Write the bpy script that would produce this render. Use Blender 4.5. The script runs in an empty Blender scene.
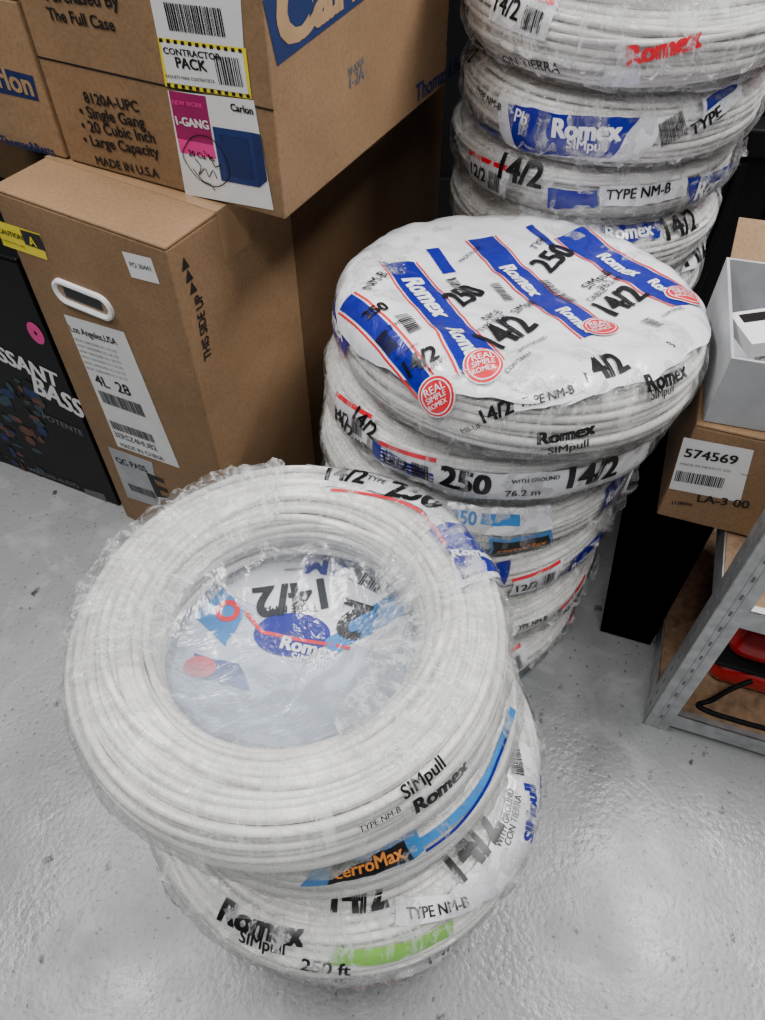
import bpy, bmesh, math, random
from math import sin, cos, pi, radians, sqrt, atan2
from mathutils import Vector, Matrix, Euler, noise
scene = bpy.context.scene
COL = scene.collection
random.seed(5)

# ------------------------------------------------------------------ camera
H = 0.97; TH = radians(50); FPX = 740.0
cam_d = bpy.data.cameras.new('camera'); cam = bpy.data.objects.new('camera', cam_d)
COL.objects.link(cam); scene.camera = cam
cam.location = (0, 0, H); cam.rotation_euler = (radians(40), 0, 0)
cam_d.sensor_fit = 'HORIZONTAL'; cam_d.sensor_width = 36; cam_d.lens = FPX/765*36
cam_d.clip_start = 0.01
def ray(px, py):
    x = (px-382.5)/FPX; y = (510-py)/FPX
    return Vector((x, cos(TH)+y*sin(TH), -sin(TH)+y*cos(TH)))
CO = Vector((0, 0, H))

# ------------------------------------------------------------------ materials
MATS = {}
def newmat(name):
    m = bpy.data.materials.new(name); m.use_nodes = True
    nt = m.node_tree; nt.nodes.clear()
    out = nt.nodes.new('ShaderNodeOutputMaterial')
    MATS[name] = m
    return m, nt, out
def node(nt, t, **kw):
    n = nt.nodes.new(t)
    for k, v in kw.items():
        if k in n.inputs.keys(): n.inputs[k].default_value = v
        else: setattr(n, k, v)
    return n
def ramp(nt, fac, stops):
    r = nt.nodes.new('ShaderNodeValToRGB'); e = r.color_ramp.elements
    while len(e) < len(stops): e.new(0.5)
    for i, (p, c) in enumerate(stops):
        e[i].position = p; e[i].color = (c[0], c[1], c[2], 1) if not isinstance(c, (int, float)) else (c, c, c, 1)
    nt.links.new(fac, r.inputs[0]); return r.outputs[0]
def simple(name, col, rough=0.5, metal=0.0, var=0.06, nscale=30, bump=0.0, bscale=60, coat=0.0, spec=0.5):
    m, nt, out = newmat(name); L = nt.links.new
    p = node(nt, 'ShaderNodeBsdfPrincipled', Roughness=rough, Metallic=metal)
    p.inputs['Specular IOR Level'].default_value = spec
    if coat: p.inputs['Coat Weight'].default_value = coat; p.inputs['Coat Roughness'].default_value = 0.08
    tc = node(nt, 'ShaderNodeTexCoord')
    n = node(nt, 'ShaderNodeTexNoise', Scale=nscale, Detail=4.0)
    L(tc.outputs['Object'], n.inputs['Vector'])
    a = [max(0, c*(1-var*2)) for c in col]; b = [min(1, c*(1+var)) for c in col]
    L(ramp(nt, n.outputs[0], [(0.3, a), (0.65, b)]), p.inputs['Base Color'])
    if bump:
        n2 = node(nt, 'ShaderNodeTexNoise', Scale=bscale, Detail=4.0, Distortion=1.0)
        L(tc.outputs['Object'], n2.inputs['Vector'])
        bm_ = node(nt, 'ShaderNodeBump', Strength=bump, Distance=0.004)
        L(n2.outputs[0], bm_.inputs['Height']); L(bm_.outputs[0], p.inputs['Normal'])
        if coat: L(bm_.outputs[0], p.inputs['Coat Normal'])
    L(p.outputs[0], out.inputs[0]); return m
simple('cable_white', (0.80, 0.79, 0.76), 0.33, var=0.07, nscale=9)
simple('groove_shade', (0.11, 0.105, 0.10), 0.8)  # dark inner filler, its tone paints shade into the grooves between strands
simple('print_white', (0.78, 0.79, 0.83), 0.30, var=0.04, bump=0.6, bscale=34, coat=0.6)
simple('print_blue', (0.006, 0.010, 0.24), 0.28, bump=0.55, bscale=34, coat=0.35)
simple('print_lblue', (0.04, 0.22, 0.55), 0.3, bump=0.5, bscale=34, coat=0.4)
simple('print_red', (0.70, 0.01, 0.03), 0.3, bump=0.4, bscale=34, coat=0.2)
simple('print_black', (0.003, 0.003, 0.004), 0.4)
simple('print_green', (0.22, 0.58, 0.04), 0.3, coat=0.3)
simple('print_orange', (0.8, 0.28, 0.05), 0.4)
simple('print_yellow', (0.80, 0.66, 0.02), 0.4)
simple('print_purple', (0.30, 0.006, 0.10), 0.35)
simple('print_pink', (0.75, 0.04, 0.26), 0.4)
simple('print_teal', (0.006, 0.035, 0.05), 0.4)
simple('print_rust', (0.10, 0.025, 0.012), 0.4)
simple('paper_white', (0.72, 0.72, 0.72), 0.5, var=0.03)
simple('film_white', (0.58, 0.65, 0.74), 0.3, var=0.10, nscale=14, bump=0.5, bscale=30, coat=0.4)
simple('paper_grey', (0.36, 0.37, 0.39), 0.5, var=0.08)
simple('ink_black', (0.006, 0.005, 0.005), 0.6)
simple('ink_navy', (0.006, 0.020, 0.10), 0.6)
simple('ink_grey', (0.13, 0.13, 0.14), 0.6)
simple('ink_tan', (0.38, 0.24, 0.12), 0.7)
simple('plastic_black', (0.004, 0.004, 0.005), 0.6, spec=0.2)
simple('gap_shade_black', (0.0018, 0.0018, 0.002), 1.0, spec=0.0)  # near-black and matte, paints the shade of the gap beside the shelf
simple('plastic_red', (0.48, 0.006, 0.010), 0.25, bump=0.05, coat=0.3)
simple('plastic_white', (0.86, 0.86, 0.86), 0.3)
simple('device_blue', (0.008, 0.030, 0.14), 0.4)
simple('carton_black', (0.003, 0.003, 0.004), 0.4, var=0.2, nscale=5, spec=0.2)
simple('galvanized', (0.46, 0.47, 0.48), 0.36, metal=0.75, var=0.12, nscale=60)
simple('particle_board', (0.24, 0.145, 0.08), 0.7, var=0.2, nscale=90)
simple('wall_dark', (0.006, 0.006, 0.007), 0.9, var=0.2, nscale=3, spec=0.1)
simple('tape_tan', (0.30, 0.185, 0.098), 0.2, var=0.05, coat=0.4)

def cardboard(name, base):
    m, nt, out = newmat(name); L = nt.links.new
    p = node(nt, 'ShaderNodeBsdfPrincipled', Roughness=0.68); p.inputs['Specular IOR Level'].default_value = 0.3
    tc = node(nt, 'ShaderNodeTexCoord')
    n = node(nt, 'ShaderNodeTexNoise', Scale=7.0, Detail=6.0); L(tc.outputs['Object'], n.inputs['Vector'])
    c1 = ramp(nt, n.outputs[0], [(0.3, [c*0.80 for c in base]), (0.7, [min(1, c*1.08) for c in base])])
    n3 = node(nt, 'ShaderNodeTexNoise', Scale=260.0, Detail=2.0); L(tc.outputs['Object'], n3.inputs['Vector'])
    c2 = ramp(nt, n3.outputs[0], [(0.35, 0.84), (0.6, 1.0)])
    mx = node(nt, 'ShaderNodeMix', data_type='RGBA', blend_type='MULTIPLY'); mx.inputs[0].default_value = 1
    L(c1, mx.inputs[6]); L(c2, mx.inputs[7]); L(mx.outputs[2], p.inputs['Base Color'])
    mp = node(nt, 'ShaderNodeMapping'); mp.inputs['Scale'].default_value = (3, 3, 0.4)
    L(tc.outputs['Object'], mp.inputs[0])
    n2 = node(nt, 'ShaderNodeTexNoise', Scale=60.0, Detail=3.0); L(mp.outputs[0], n2.inputs['Vector'])
    b = node(nt, 'ShaderNodeBump', Strength=0.15, Distance=0.002); L(n2.outputs[0], b.inputs['Height'])
    b2 = node(nt, 'ShaderNodeBump', Strength=0.3, Distance=0.02); L(n.outputs[0], b2.inputs['Height']); L(b.outputs[0], b2.inputs['Normal'])
    L(b2.outputs[0], p.inputs['Normal']); L(p.outputs[0], out.inputs[0])
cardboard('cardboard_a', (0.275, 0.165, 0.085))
cardboard('cardboard_shaded', (0.13, 0.072, 0.034))  # same board darkened, shade from the boxes above is in the colour
cardboard('cardboard_c', (0.31, 0.19, 0.10))

def film(name, lo, hi, scale=24, strength=0.9, fmax=0.34, graded=False, col=(0.9, 0.91, 0.92), rough=0.11, streak=0.0):
    """thin clear plastic: mostly transparent, faint milky creases, glossy highlights.
    streak adds creases that run across the bundle (constant angle about the coil axis)"""
    m, nt, out = newmat(name); L = nt.links.new
    tc = node(nt, 'ShaderNodeTexCoord')
    n = node(nt, 'ShaderNodeTexNoise', Scale=scale, Detail=5.0, Roughness=0.6, Distortion=1.4)
    L(tc.outputs['Object'], n.inputs['Vector'])
    v = node(nt, 'ShaderNodeTexVoronoi', feature='DISTANCE_TO_EDGE', Scale=scale*1.1)
    mixv = node(nt, 'ShaderNodeVectorMath', operation='ADD')
    sc = node(nt, 'ShaderNodeVectorMath', operation='SCALE'); sc.inputs['Scale'].default_value = 0.10
    L(n.outputs['Color'], sc.inputs[0]); L(tc.outputs['Object'], mixv.inputs[0]); L(sc.outputs[0], mixv.inputs[1])
    L(mixv.outputs[0], v.inputs['Vector'])
    vr = ramp(nt, v.outputs['Distance'], [(0.0, 0.26), (0.06, 0.0)])
    add = node(nt, 'ShaderNodeMath', operation='ADD'); L(n.outputs[0], add.inputs[0]); L(vr, add.inputs[1])
    if streak:
        sx0 = node(nt, 'ShaderNodeSeparateXYZ'); L(tc.outputs['Object'], sx0.inputs[0])
        at = node(nt, 'ShaderNodeMath', operation='ARCTAN2'); L(sx0.outputs[1], at.inputs[0]); L(sx0.outputs[0], at.inputs[1])
        ln = node(nt, 'ShaderNodeVectorMath', operation='LENGTH'); cb = node(nt, 'ShaderNodeCombineXYZ'); L(sx0.outputs[0], cb.inputs[0]); L(sx0.outputs[1], cb.inputs[1]); L(cb.outputs[0], ln.inputs[0])
        m1 = node(nt, 'ShaderNodeMath', operation='MULTIPLY'); L(at.outputs[0], m1.inputs[0]); m1.inputs[1].default_value = 16
        m2 = node(nt, 'ShaderNodeMath', operation='MULTIPLY'); L(ln.outputs['Value'], m2.inputs[0]); m2.inputs[1].default_value = 20
        m3 = node(nt, 'ShaderNodeMath', operation='MULTIPLY'); L(sx0.outputs[2], m3.inputs[0]); m3.inputs[1].default_value = 20
        cv = node(nt, 'ShaderNodeCombineXYZ'); L(m1.outputs[0], cv.inputs[0]); L(m2.outputs[0], cv.inputs[1]); L(m3.outputs[0], cv.inputs[2])
        n5 = node(nt, 'ShaderNodeTexNoise', Scale=1.0, Detail=4.0, Roughness=0.6, Distortion=0.8); L(cv.outputs[0], n5.inputs['Vector'])
        st = ramp(nt, n5.outputs[0], [(0.50, 0.0), (0.66, streak)])
        add2 = node(nt, 'ShaderNodeMath', operation='ADD'); L(add.outputs[0], add2.inputs[0]); L(st, add2.inputs[1]); add = add2
    b = node(nt, 'ShaderNodeBump', Strength=strength, Distance=0.008); L(add.outputs[0], b.inputs['Height'])
    df = node(nt, 'ShaderNodeBsdfDiffuse'); df.inputs[0].default_value = (*col, 1)
    tr = node(nt, 'ShaderNodeBsdfTransparent'); mx = node(nt, 'ShaderNodeMixShader')
    fac = ramp(nt, add.outputs[0], [(0.50, lo), (0.82, hi)])
    if graded:
        sx = node(nt, 'ShaderNodeSeparateXYZ'); L(tc.outputs['Object'], sx.inputs[0])
        mr = node(nt, 'ShaderNodeMapRange', interpolation_type='SMOOTHSTEP'); L(sx.outputs[1], mr.inputs[0])
        mr.inputs[1].default_value = 0.005; mr.inputs[2].default_value = -0.04; mr.inputs[3].default_value = 0.10; mr.inputs[4].default_value = 1.0
        mu = node(nt, 'ShaderNodeMath', operation='MULTIPLY'); L(fac, mu.inputs[0]); L(mr.outputs[0], mu.inputs[1]); fac = mu.outputs[0]
    L(fac, mx.inputs[0]); L(tr.outputs[0], mx.inputs[1]); L(df.outputs[0], mx.inputs[2])
    gl = node(nt, 'ShaderNodeBsdfGlossy', Roughness=rough); L(b.outputs[0], gl.inputs['Normal'])
    fr = node(nt, 'ShaderNodeFresnel', IOR=1.5); L(b.outputs[0], fr.inputs['Normal'])
    mn = node(nt, 'ShaderNodeMath', operation='MINIMUM'); L(fr.outputs[0], mn.inputs[0]); mn.inputs[1].default_value = fmax
    mx2 = node(nt, 'ShaderNodeMixShader'); L(mn.outputs[0], mx2.inputs[0]); L(mx.outputs[0], mx2.inputs[1]); L(gl.outputs[0], mx2.inputs[2])
    L(mx2.outputs[0], out.inputs[0])
film('film_clear', 0.01, 0.34, streak=0.26)
film('film_hazy', 0.04, 0.44, 20, streak=0.24)
film('film_fog', 0.42, 0.66, 9, 0.5, graded=True, col=(0.50, 0.57, 0.66), rough=0.16)

def floor_mat():
    m, nt, out = newmat('floor_epoxy'); L = nt.links.new
    p = node(nt, 'ShaderNodeBsdfPrincipled'); tc = node(nt, 'ShaderNodeTexCoord')
    def nz(s, d=5.0, dist=0.0):
        n = node(nt, 'ShaderNodeTexNoise', Scale=s, Detail=d, Distortion=dist); L(tc.outputs['Object'], n.inputs['Vector']); return n.outputs[0]
    base = ramp(nt, nz(3.5, 6.0, 0.5), [(0.3, (0.195, 0.200, 0.203)), (0.7, (0.27, 0.275, 0.278))])
    specks = ramp(nt, nz(38, 3.0), [(0.265, 0.15), (0.325, 1.0)])
    specks2 = ramp(nt, nz(150, 2.0), [(0.28, 0.35), (0.36, 1.0)])
    scuff = ramp(nt, nz(11, 8.0, 1.5), [(0.53, 0.0), (0.72, 0.5)])
    def mul(a, b):
        mx = node(nt, 'ShaderNodeMix', data_type='RGBA', blend_type='MULTIPLY'); mx.inputs[0].default_value = 1
        L(a, mx.inputs[6]); L(b, mx.inputs[7]); return mx.outputs[2]
    c = mul(mul(base, specks), specks2)
    ms = node(nt, 'ShaderNodeMix', data_type='RGBA'); L(scuff, ms.inputs[0]); L(c, ms.inputs[6]); ms.inputs[7].default_value = (0.40, 0.40, 0.40, 1)
    L(ms.outputs[2], p.inputs['Base Color'])
    L(ramp(nt, nz(9, 6.0), [(0.35, 0.26), (0.7, 0.46)]), p.inputs['Roughness']); p.inputs['Specular IOR Level'].default_value = 0.5
    b = node(nt, 'ShaderNodeBump', Strength=0.42, Distance=0.0018); L(nz(150, 3.0), b.inputs['Height'])
    b2 = node(nt, 'ShaderNodeBump', Strength=0.10, Distance=0.01); L(nz(22, 3.0), b2.inputs['Height']); L(b.outputs[0], b2.inputs['Normal'])
    L(b2.outputs[0], p.inputs['Normal']); L(p.outputs[0], out.inputs[0])
floor_mat()

# ------------------------------------------------------------------ builders
class B:
    def __init__(s): s.v = []; s.f = []; s.m = []; s.names = []
    def mi(s, n):
        if n not in s.names: s.names.append(n)
        return s.names.index(n)
    def add(s, verts, faces, mat):
        o = len(s.v); k = s.mi(mat); s.v += [tuple(v) for v in verts]
        for f in faces: s.f.append([i+o for i in f]); s.m.append(k)
    def box(s, M, lo, hi, mat):
        x0, y0, z0 = lo; x1, y1, z1 = hi
        vs = [M @ Vector(c) for c in [(x0,y0,z0),(x1,y0,z0),(x1,y1,z0),(x0,y1,z0),(x0,y0,z1),(x1,y0,z1),(x1,y1,z1),(x0,y1,z1)]]
        s.add(vs, [(0,3,2,1),(4,5,6,7),(0,1,5,4),(1,2,6,5),(2,3,7,6),(3,0,4,7)], mat)
    def make(s, name, parent=None, smooth=False, bevel=0, local=None):
        me = bpy.data.meshes.new(name)
        vs = s.v
        if local is not None:
            Mi = local.inverted(); vs = [tuple(Mi @ Vector(v)) for v in s.v]
        me.from_pydata(vs, [], s.f)
        for n in s.names: me.materials.append(MATS[n])
        me.polygons.foreach_set('material_index', s.m)
        if smooth: me.polygons.foreach_set('use_smooth', [True]*len(s.f))
        me.update()
        ob = bpy.data.objects.new(name, me); COL.objects.link(ob)
        if local is not None: ob.matrix_basis = local
        if bevel:
            md = ob.modifiers.new('bevel', 'BEVEL'); md.width = bevel; md.segments = 2; md.limit_method = 'ANGLE'
        if parent: attach(ob, parent)
        return ob
def attach(ob, parent):
    ob.parent = parent; ob.matrix_parent_inverse = parent.matrix_basis.inverted()
def root(name, M):
    e = bpy.data.objects.new(name, None); e.matrix_basis = M; e.empty_display_size = 0.05
    COL.objects.link(e); return e

_tc = {}
def text_bm(body):
    if body not in _tc:
        cu = bpy.data.curves.new('t', 'FONT'); cu.body = body; cu.size = 1; cu.offset = 0.0; cu.resolution_u = 3
        ob = bpy.data.objects.new('t', cu)
        _tc[body] = bpy.data.meshes.new_from_object(ob)
        bpy.data.objects.remove(ob)
    bm = bmesh.new(); bm.from_mesh(_tc[body]); return bm

A0 = 0.043
def sp(c, e): return math.copysign(abs(c)**e, c)
class Rev:
    """outer wrapping surface of a coil: u = theta*R, v = arc length up from the outer equator"""
    curved = True
    def __init__(s, M, R, a, b, seed, n=2.4):
        s.M = M; s.Mi = M.inverted(); s.R = R; s.a = a; s.b = b; s.rc = R-a; s.n = n; s.seed = seed
        s.tab = []; acc = 0; N = 400; lo = radians(-120); hi = radians(200); prev = None
        for i in range(N+1):
            ph = lo+(hi-lo)*i/N; q = s.prof(ph, 0)
            if prev: acc += math.dist(q, prev)
            prev = q; s.tab.append([ph, acc])
        z = min(s.tab, key=lambda t: abs(t[0]))[1]
        for t in s.tab: t[1] -= z
        s.vtop = s.arc(pi/2)
    def prof(s, ph, off):
        return (s.rc+(s.a+off)*sp(cos(ph), 2/s.n), (s.b+off)*sp(sin(ph), 2/s.n))
    def wob(s, th, ph):
        k = s.seed
        return 0.0014*sin(3*th+k)+0.0009*sin(7*th+2*k+ph)+0.0007*sin(13*th+3*k-2*ph)
    def P(s, th, ph, off):
        r, z = s.prof(ph, off+s.wob(th, ph)); return s.M @ Vector((r*cos(th), r*sin(th), z))
    def phi(s, v):
        t = s.tab
        if v <= t[0][1]: return t[0][0]
        if v >= t[-1][1]: return t[-1][0]
        lo, hi = 0, len(t)-1
        while hi-lo > 1:
            m = (lo+hi)//2
            if t[m][1] <= v: lo = m
            else: hi = m
        k = (v-t[lo][1])/max(1e-9, t[hi][1]-t[lo][1]); return t[lo][0]+k*(t[hi][0]-t[lo][0])
    def arc(s, ph):
        t = s.tab; i = int((ph-t[0][0])/(t[-1][0]-t[0][0])*(len(t)-1)); i = max(0, min(len(t)-1, i)); return t[i][1]
    def map(s, u, v, off): return s.P(u/s.R, s.phi(v), off+0.0035)
    def hit(s, px, py):
        o = s.Mi @ CO; d = s.Mi.to_3x3() @ ray(px, py); a = s.a+0.005; b = s.b+0.005
        best = (9, None); t = 0.25
        while t < 1.8:
            p = o+d*t; r = sqrt(p.x**2+p.y**2); F = (abs(r-s.rc)/a)**s.n+(abs(p.z)/b)**s.n
            if F < best[0]: best = (F, p.copy())
            if F < 1: break
            t += 0.0015
        p = best[1]; r = sqrt(p.x**2+p.y**2)
        ph = atan2(sp(p.z/b, s.n/2), sp((r-s.rc)/a, s.n/2))
        if ph < radians(-120): ph += 2*pi
        return [atan2(p.y, p.x)*s.R, s.arc(ph)]
    def fix(s, q, ref):
        per = 2*pi*s.R
        while q[0]-ref[0] > per/2: q[0] -= per
        while q[0]-ref[0] < -per/2: q[0] += per
        return q
class Dome:
    """film stretched over the top of a coil and down its shoulder: local uv, |uv| = arc distance from the axis"""
    curved = True
    def __init__(s, rev, dip=0.012, top=0.005, wr=1.0): s.r = rev; s.dip = dip; s.top = top; s.M = rev.M; s.Mi = rev.Mi; s.wr = wr
    def nz(s, x, y): return s.wr*(0.0036*noise.noise(Vector((x*20, y*20, s.r.seed)))+0.0024*noise.noise(Vector((x*48, y*48, s.r.seed+5))))
    def z(s, x, y):
        r = sqrt(x*x+y*y); return s.r.b+s.top-s.dip*(1-min(1, r/s.r.rc)**2)+s.nz(x, y)
    def map(s, u, v, off):
        R = s.r; q = sqrt(u*u+v*v)
        if q <= R.rc: return s.M @ Vector((u, v, s.z(u, v)+off))
        ph = R.phi(R.vtop-(q-R.rc)); r, z = R.prof(ph, s.top+off+s.nz(u, v)); return s.M @ Vector((r*u/q, r*v/q, z))
    def hit(s, px, py):
        o = s.Mi @ CO; d = s.Mi.to_3x3() @ ray(px, py)
        t = (s.r.b+s.top-s.dip*0.5-o.z)/d.z; p = o+d*t; r = sqrt(p.x**2+p.y**2)
        if r <= s.r.rc: return [p.x, p.y]
        h = s.r.hit(px, py); q = s.r.rc+(s.r.vtop-h[1]); th = h[0]/s.r.R
        if q < s.r.rc: return [p.x, p.y]
        return [q*cos(th), q*sin(th)]
    def fix(s, q, ref): return q
class Plane:
    curved = False
    def __init__(s, o, u, v): s.o = Vector(o); s.u = Vector(u).normalized(); s.v = Vector(v).normalized(); s.n = s.u.cross(s.v)
    def map(s, u, v, off): return s.o+s.u*u+s.v*v+s.n*off
    def hit(s, px, py):
        d = ray(px, py); t = (s.o-CO).dot(s.n)/d.dot(s.n); p = CO+d*t-s.o
        return [p.dot(s.u), p.dot(s.v)]
    def fix(s, q, ref): return q

def hits(S, pts):
    h = [S.hit(*p) for p in pts]
    for i in range(1, len(h)): h[i] = S.fix(h[i], h[0])
    return h
def put_text(b, S, body, p0, p1, mat='print_black', asp=1.0, off=0.0010, bold=0.018, uv=False):
    q0, q1 = (p0, p1) if uv else hits(S, [p0, p1])
    bm = text_bm(body)
    xs = [v.co.x for v in bm.verts]
    if not xs: return
    x0, x1 = min(xs), max(xs); d = Vector((q1[0]-q0[0], q1[1]-q0[1])); L = d.length; sc = L/(x1-x0)
    if L < 1e-4: return
    d.normalize(); nrm = Vector((-d.y, d.x))
    for v in bm.verts: v.co = Vector(((v.co.x-x0)*sc, v.co.y*sc*asp, 0))
    if S.curved:
        ys = [v.co.y for v in bm.verts]; y = min(ys)+0.004
        while y < max(ys):
            bmesh.ops.bisect_plane(bm, geom=bm.verts[:]+bm.edges[:]+bm.faces[:], plane_co=(0, y, 0), plane_no=(0, 1, 0)); y += 0.004
        x = 0.006
        while x < L:
            bmesh.ops.bisect_plane(bm, geom=bm.verts[:]+bm.edges[:]+bm.faces[:], plane_co=(x, 0, 0), plane_no=(1, 0, 0)); x += 0.006
    bm.verts.index_update()
    k = bold*sc*0.8
    sh = [(0, 0)] if bold < 0.012 else ([(-k, 0), (k, 0)] if bold < 0.028 else [(-k, -k*0.5), (k, -k*0.5), (-k, k*0.5), (k, k*0.5)])
    fc = [[v.index for v in f.verts] for f in bm.faces]
    for i_, (sx, sy) in enumerate(sh):
        vs = [S.map(q0[0]+d.x*(v.co.x+sx)+nrm.x*(v.co.y+sy), q0[1]+d.y*(v.co.x+sx)+nrm.y*(v.co.y+sy), off+i_*0.00003) for v in bm.verts]
        b.add(vs, fc, mat)
    bm.free()
def put_quad(b, S, pts, mat, off=0.0, uv=False, step=0.005):
    """pts in order: bottom-left, bottom-right, top-right, top-left"""
    q = [Vector(p) for p in (pts if uv else hits(S, pts))]
    nu = 1; nv = 1
    if S.curved:
        nu = max(2, int(max((q[1]-q[0]).length, (q[2]-q[3]).length)/step)); nv = max(2, int(max((q[3]-q[0]).length, (q[2]-q[1]).length)/step))
        nu = min(nu, 80); nv = min(nv, 80)
    vs = []; fs = []
    for j in range(nv+1):
        for i in range(nu+1):
            s = i/nu; t = j/nv
            w = q[0]*(1-s)*(1-t)+q[1]*s*(1-t)+q[2]*s*t+q[3]*(1-s)*t
            if S.curved and not uv:
                k = 0.0024*noise.noise(Vector((w.x*70, w.y*70, 3.3))); w = w+Vector((k, -k))
            vs.append(S.map(w.x, w.y, off))
    for j in range(nv):
        for i in range(nu):
            k = j*(nu+1)+i; fs.append((k, k+1, k+nu+2, k+nu+1))
    b.add(vs, fs, mat)
def put_disc(b, S, p, r, mat, off=0.0006, uv=False, ry=None, r0=0.0, N=28, K=4):
    q = p if uv else S.hit(*p); ry = ry or r; vs = []; fs = []
    for k in range(K+1):
        f = r0+(1-r0)*k/K
        for i in range(N):
            a = 2*pi*i/N; vs.append(S.map(q[0]+r*f*cos(a), q[1]+ry*f*sin(a), off))
    for k in range(K):
        for i in range(N):
            j = (i+1) % N; fs.append((k*N+i, k*N+j, (k+1)*N+j, (k+1)*N+i))
    b.add(vs, fs, mat)
def put_bars(b, S, p0, p1, h, mat='print_black', off=0.0010, n=22, uv=False):
    q0, q1 = (p0, p1) if uv else hits(S, [p0, p1])
    d = Vector((q1[0]-q0[0], q1[1]-q0[1])); L = d.length; d.normalize(); nn = Vector((-d.y, d.x)); rnd = random.Random(int(L*1e6)); x = 0
    O = Vector(q0)
    while x < L:
        w = L/n*rnd.choice([0.3, 0.5, 0.8])
        a = O+d*x; c = O+d*min(L, x+w)
        put_quad(b, S, [a, c, c+nn*h, a+nn*h], mat, off, uv=True, step=0.005 if S.curved else 1); x += w+L/n*rnd.choice([0.3, 0.5])
def put_ribbon(b, S, pts, w, mat, off=0.0):
    h = [Vector(x) for x in hits(S, pts)]
    for i in range(len(h)-1):
        d0 = (h[min(i+1, len(h)-1)]-h[max(i-1, 0)]).normalized(); d1 = (h[min(i+2, len(h)-1)]-h[i]).normalized()
        n0 = Vector((-d0.y, d0.x))*w/2; n1 = Vector((-d1.y, d1.x))*w/2
        put_quad(b, S, [h[i]-n0, h[i+1]-n1, h[i+1]+n1, h[i]+n0], mat, off, uv=True)

# ------------------------------------------------------------------ coils of cable
def winding_mesh(name, seed, SEG=120, TS=8, rad=0.0041):
    rnd = random.Random(seed); R = 0.205; a = A0-0.0043; b = 0.045-0.0043; rc = R-A0; n = 2.4
    bd = B(); N = 31
    M = 720; acc = [0]; pr = None
    def pf(ph, off=0): return (rc+(a+off)*sp(cos(ph), 2/n), (b+off)*sp(sin(ph), 2/n))
    for i in range(M+1):
        q = pf(2*pi*i/M)
        if pr: acc.append(acc[-1]+math.dist(pr, q))
        pr = q
    def ph_at(f):
        f = f % 1.0; t = f*acc[-1]; lo, hi = 0, M
        while hi-lo > 1:
            m = (lo+hi)//2
            if acc[m] <= t: lo = m
            else: hi = m
        return 2*pi*(lo+(t-acc[lo])/max(1e-9, acc[hi]-acc[lo]))/M
    def tube(fn, mat='cable_white'):
        pts = [fn(2*pi*i/SEG) for i in range(SEG)]
        vs = []; fs = []
        for i in range(SEG):
            th = 2*pi*i/SEG; r, z = pts[i]
            for k in range(TS):
                al = 2*pi*k/TS; rr = r+rad*cos(al); vs.append((rr*cos(th), rr*sin(th), z+rad*sin(al)))
        for i in range(SEG):
            for k in range(TS):
                i2 = (i+1) % SEG; k2 = (k+1) % TS; fs.append((i*TS+k, i2*TS+k, i2*TS+k2, i*TS+k2))
        bd.add(vs, fs, mat)
    for k in range(N):
        o = rnd.uniform(-0.0050, 0.0010); p1 = rnd.uniform(0, 6.28); p2 = rnd.uniform(0, 6.28); am = rnd.uniform(0.003, 0.013)
        def fn(th, k=k, o=o, p1=p1, p2=p2, am=am):
            f = (k+0.5)/N+am*sin(th+p1)+0.35*am*sin(3*th+p2)+0.15*am*sin(6*th+p1)
            return pf(ph_at(f), o+0.0016*sin(2*th+p2)+0.0007*sin(5*th+p1))
        tube(fn)
    for k in range(N):
        f0 = k/N; p1 = rnd.uniform(0, 6.28)
        tube(lambda th: pf(ph_at(f0+0.004*sin(2*th+p1)), -0.0064))
    for k in range(10):
        f0 = rnd.uniform(0.02, 0.48); am = rnd.uniform(0.02, 0.06); p1 = rnd.uniform(0, 6.28); p2 = rnd.uniform(0, 6.28)
        tube(lambda th: pf(ph_at(f0+am*sin(th+p1)+0.2*am*sin(2*th+p2)), 0.0022+0.001*sin(3*th+p2)))
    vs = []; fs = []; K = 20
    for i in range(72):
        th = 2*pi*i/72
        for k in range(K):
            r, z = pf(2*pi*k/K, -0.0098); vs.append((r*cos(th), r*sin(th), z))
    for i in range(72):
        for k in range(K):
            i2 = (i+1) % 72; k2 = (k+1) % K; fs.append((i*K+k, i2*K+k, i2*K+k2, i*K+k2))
    bd.add(vs, fs, 'groove_shade')
    me = bpy.data.meshes.new(name); me.from_pydata(bd.v, [], bd.f)
    for nn in bd.names: me.materials.append(MATS[nn])
    me.polygons.foreach_set('material_index', bd.m); me.polygons.foreach_set('use_smooth', [True]*len(bd.f)); me.update()
    return me
WM = [winding_mesh('cable_windings_%d' % i, 11+i) for i in range(3)]

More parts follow.
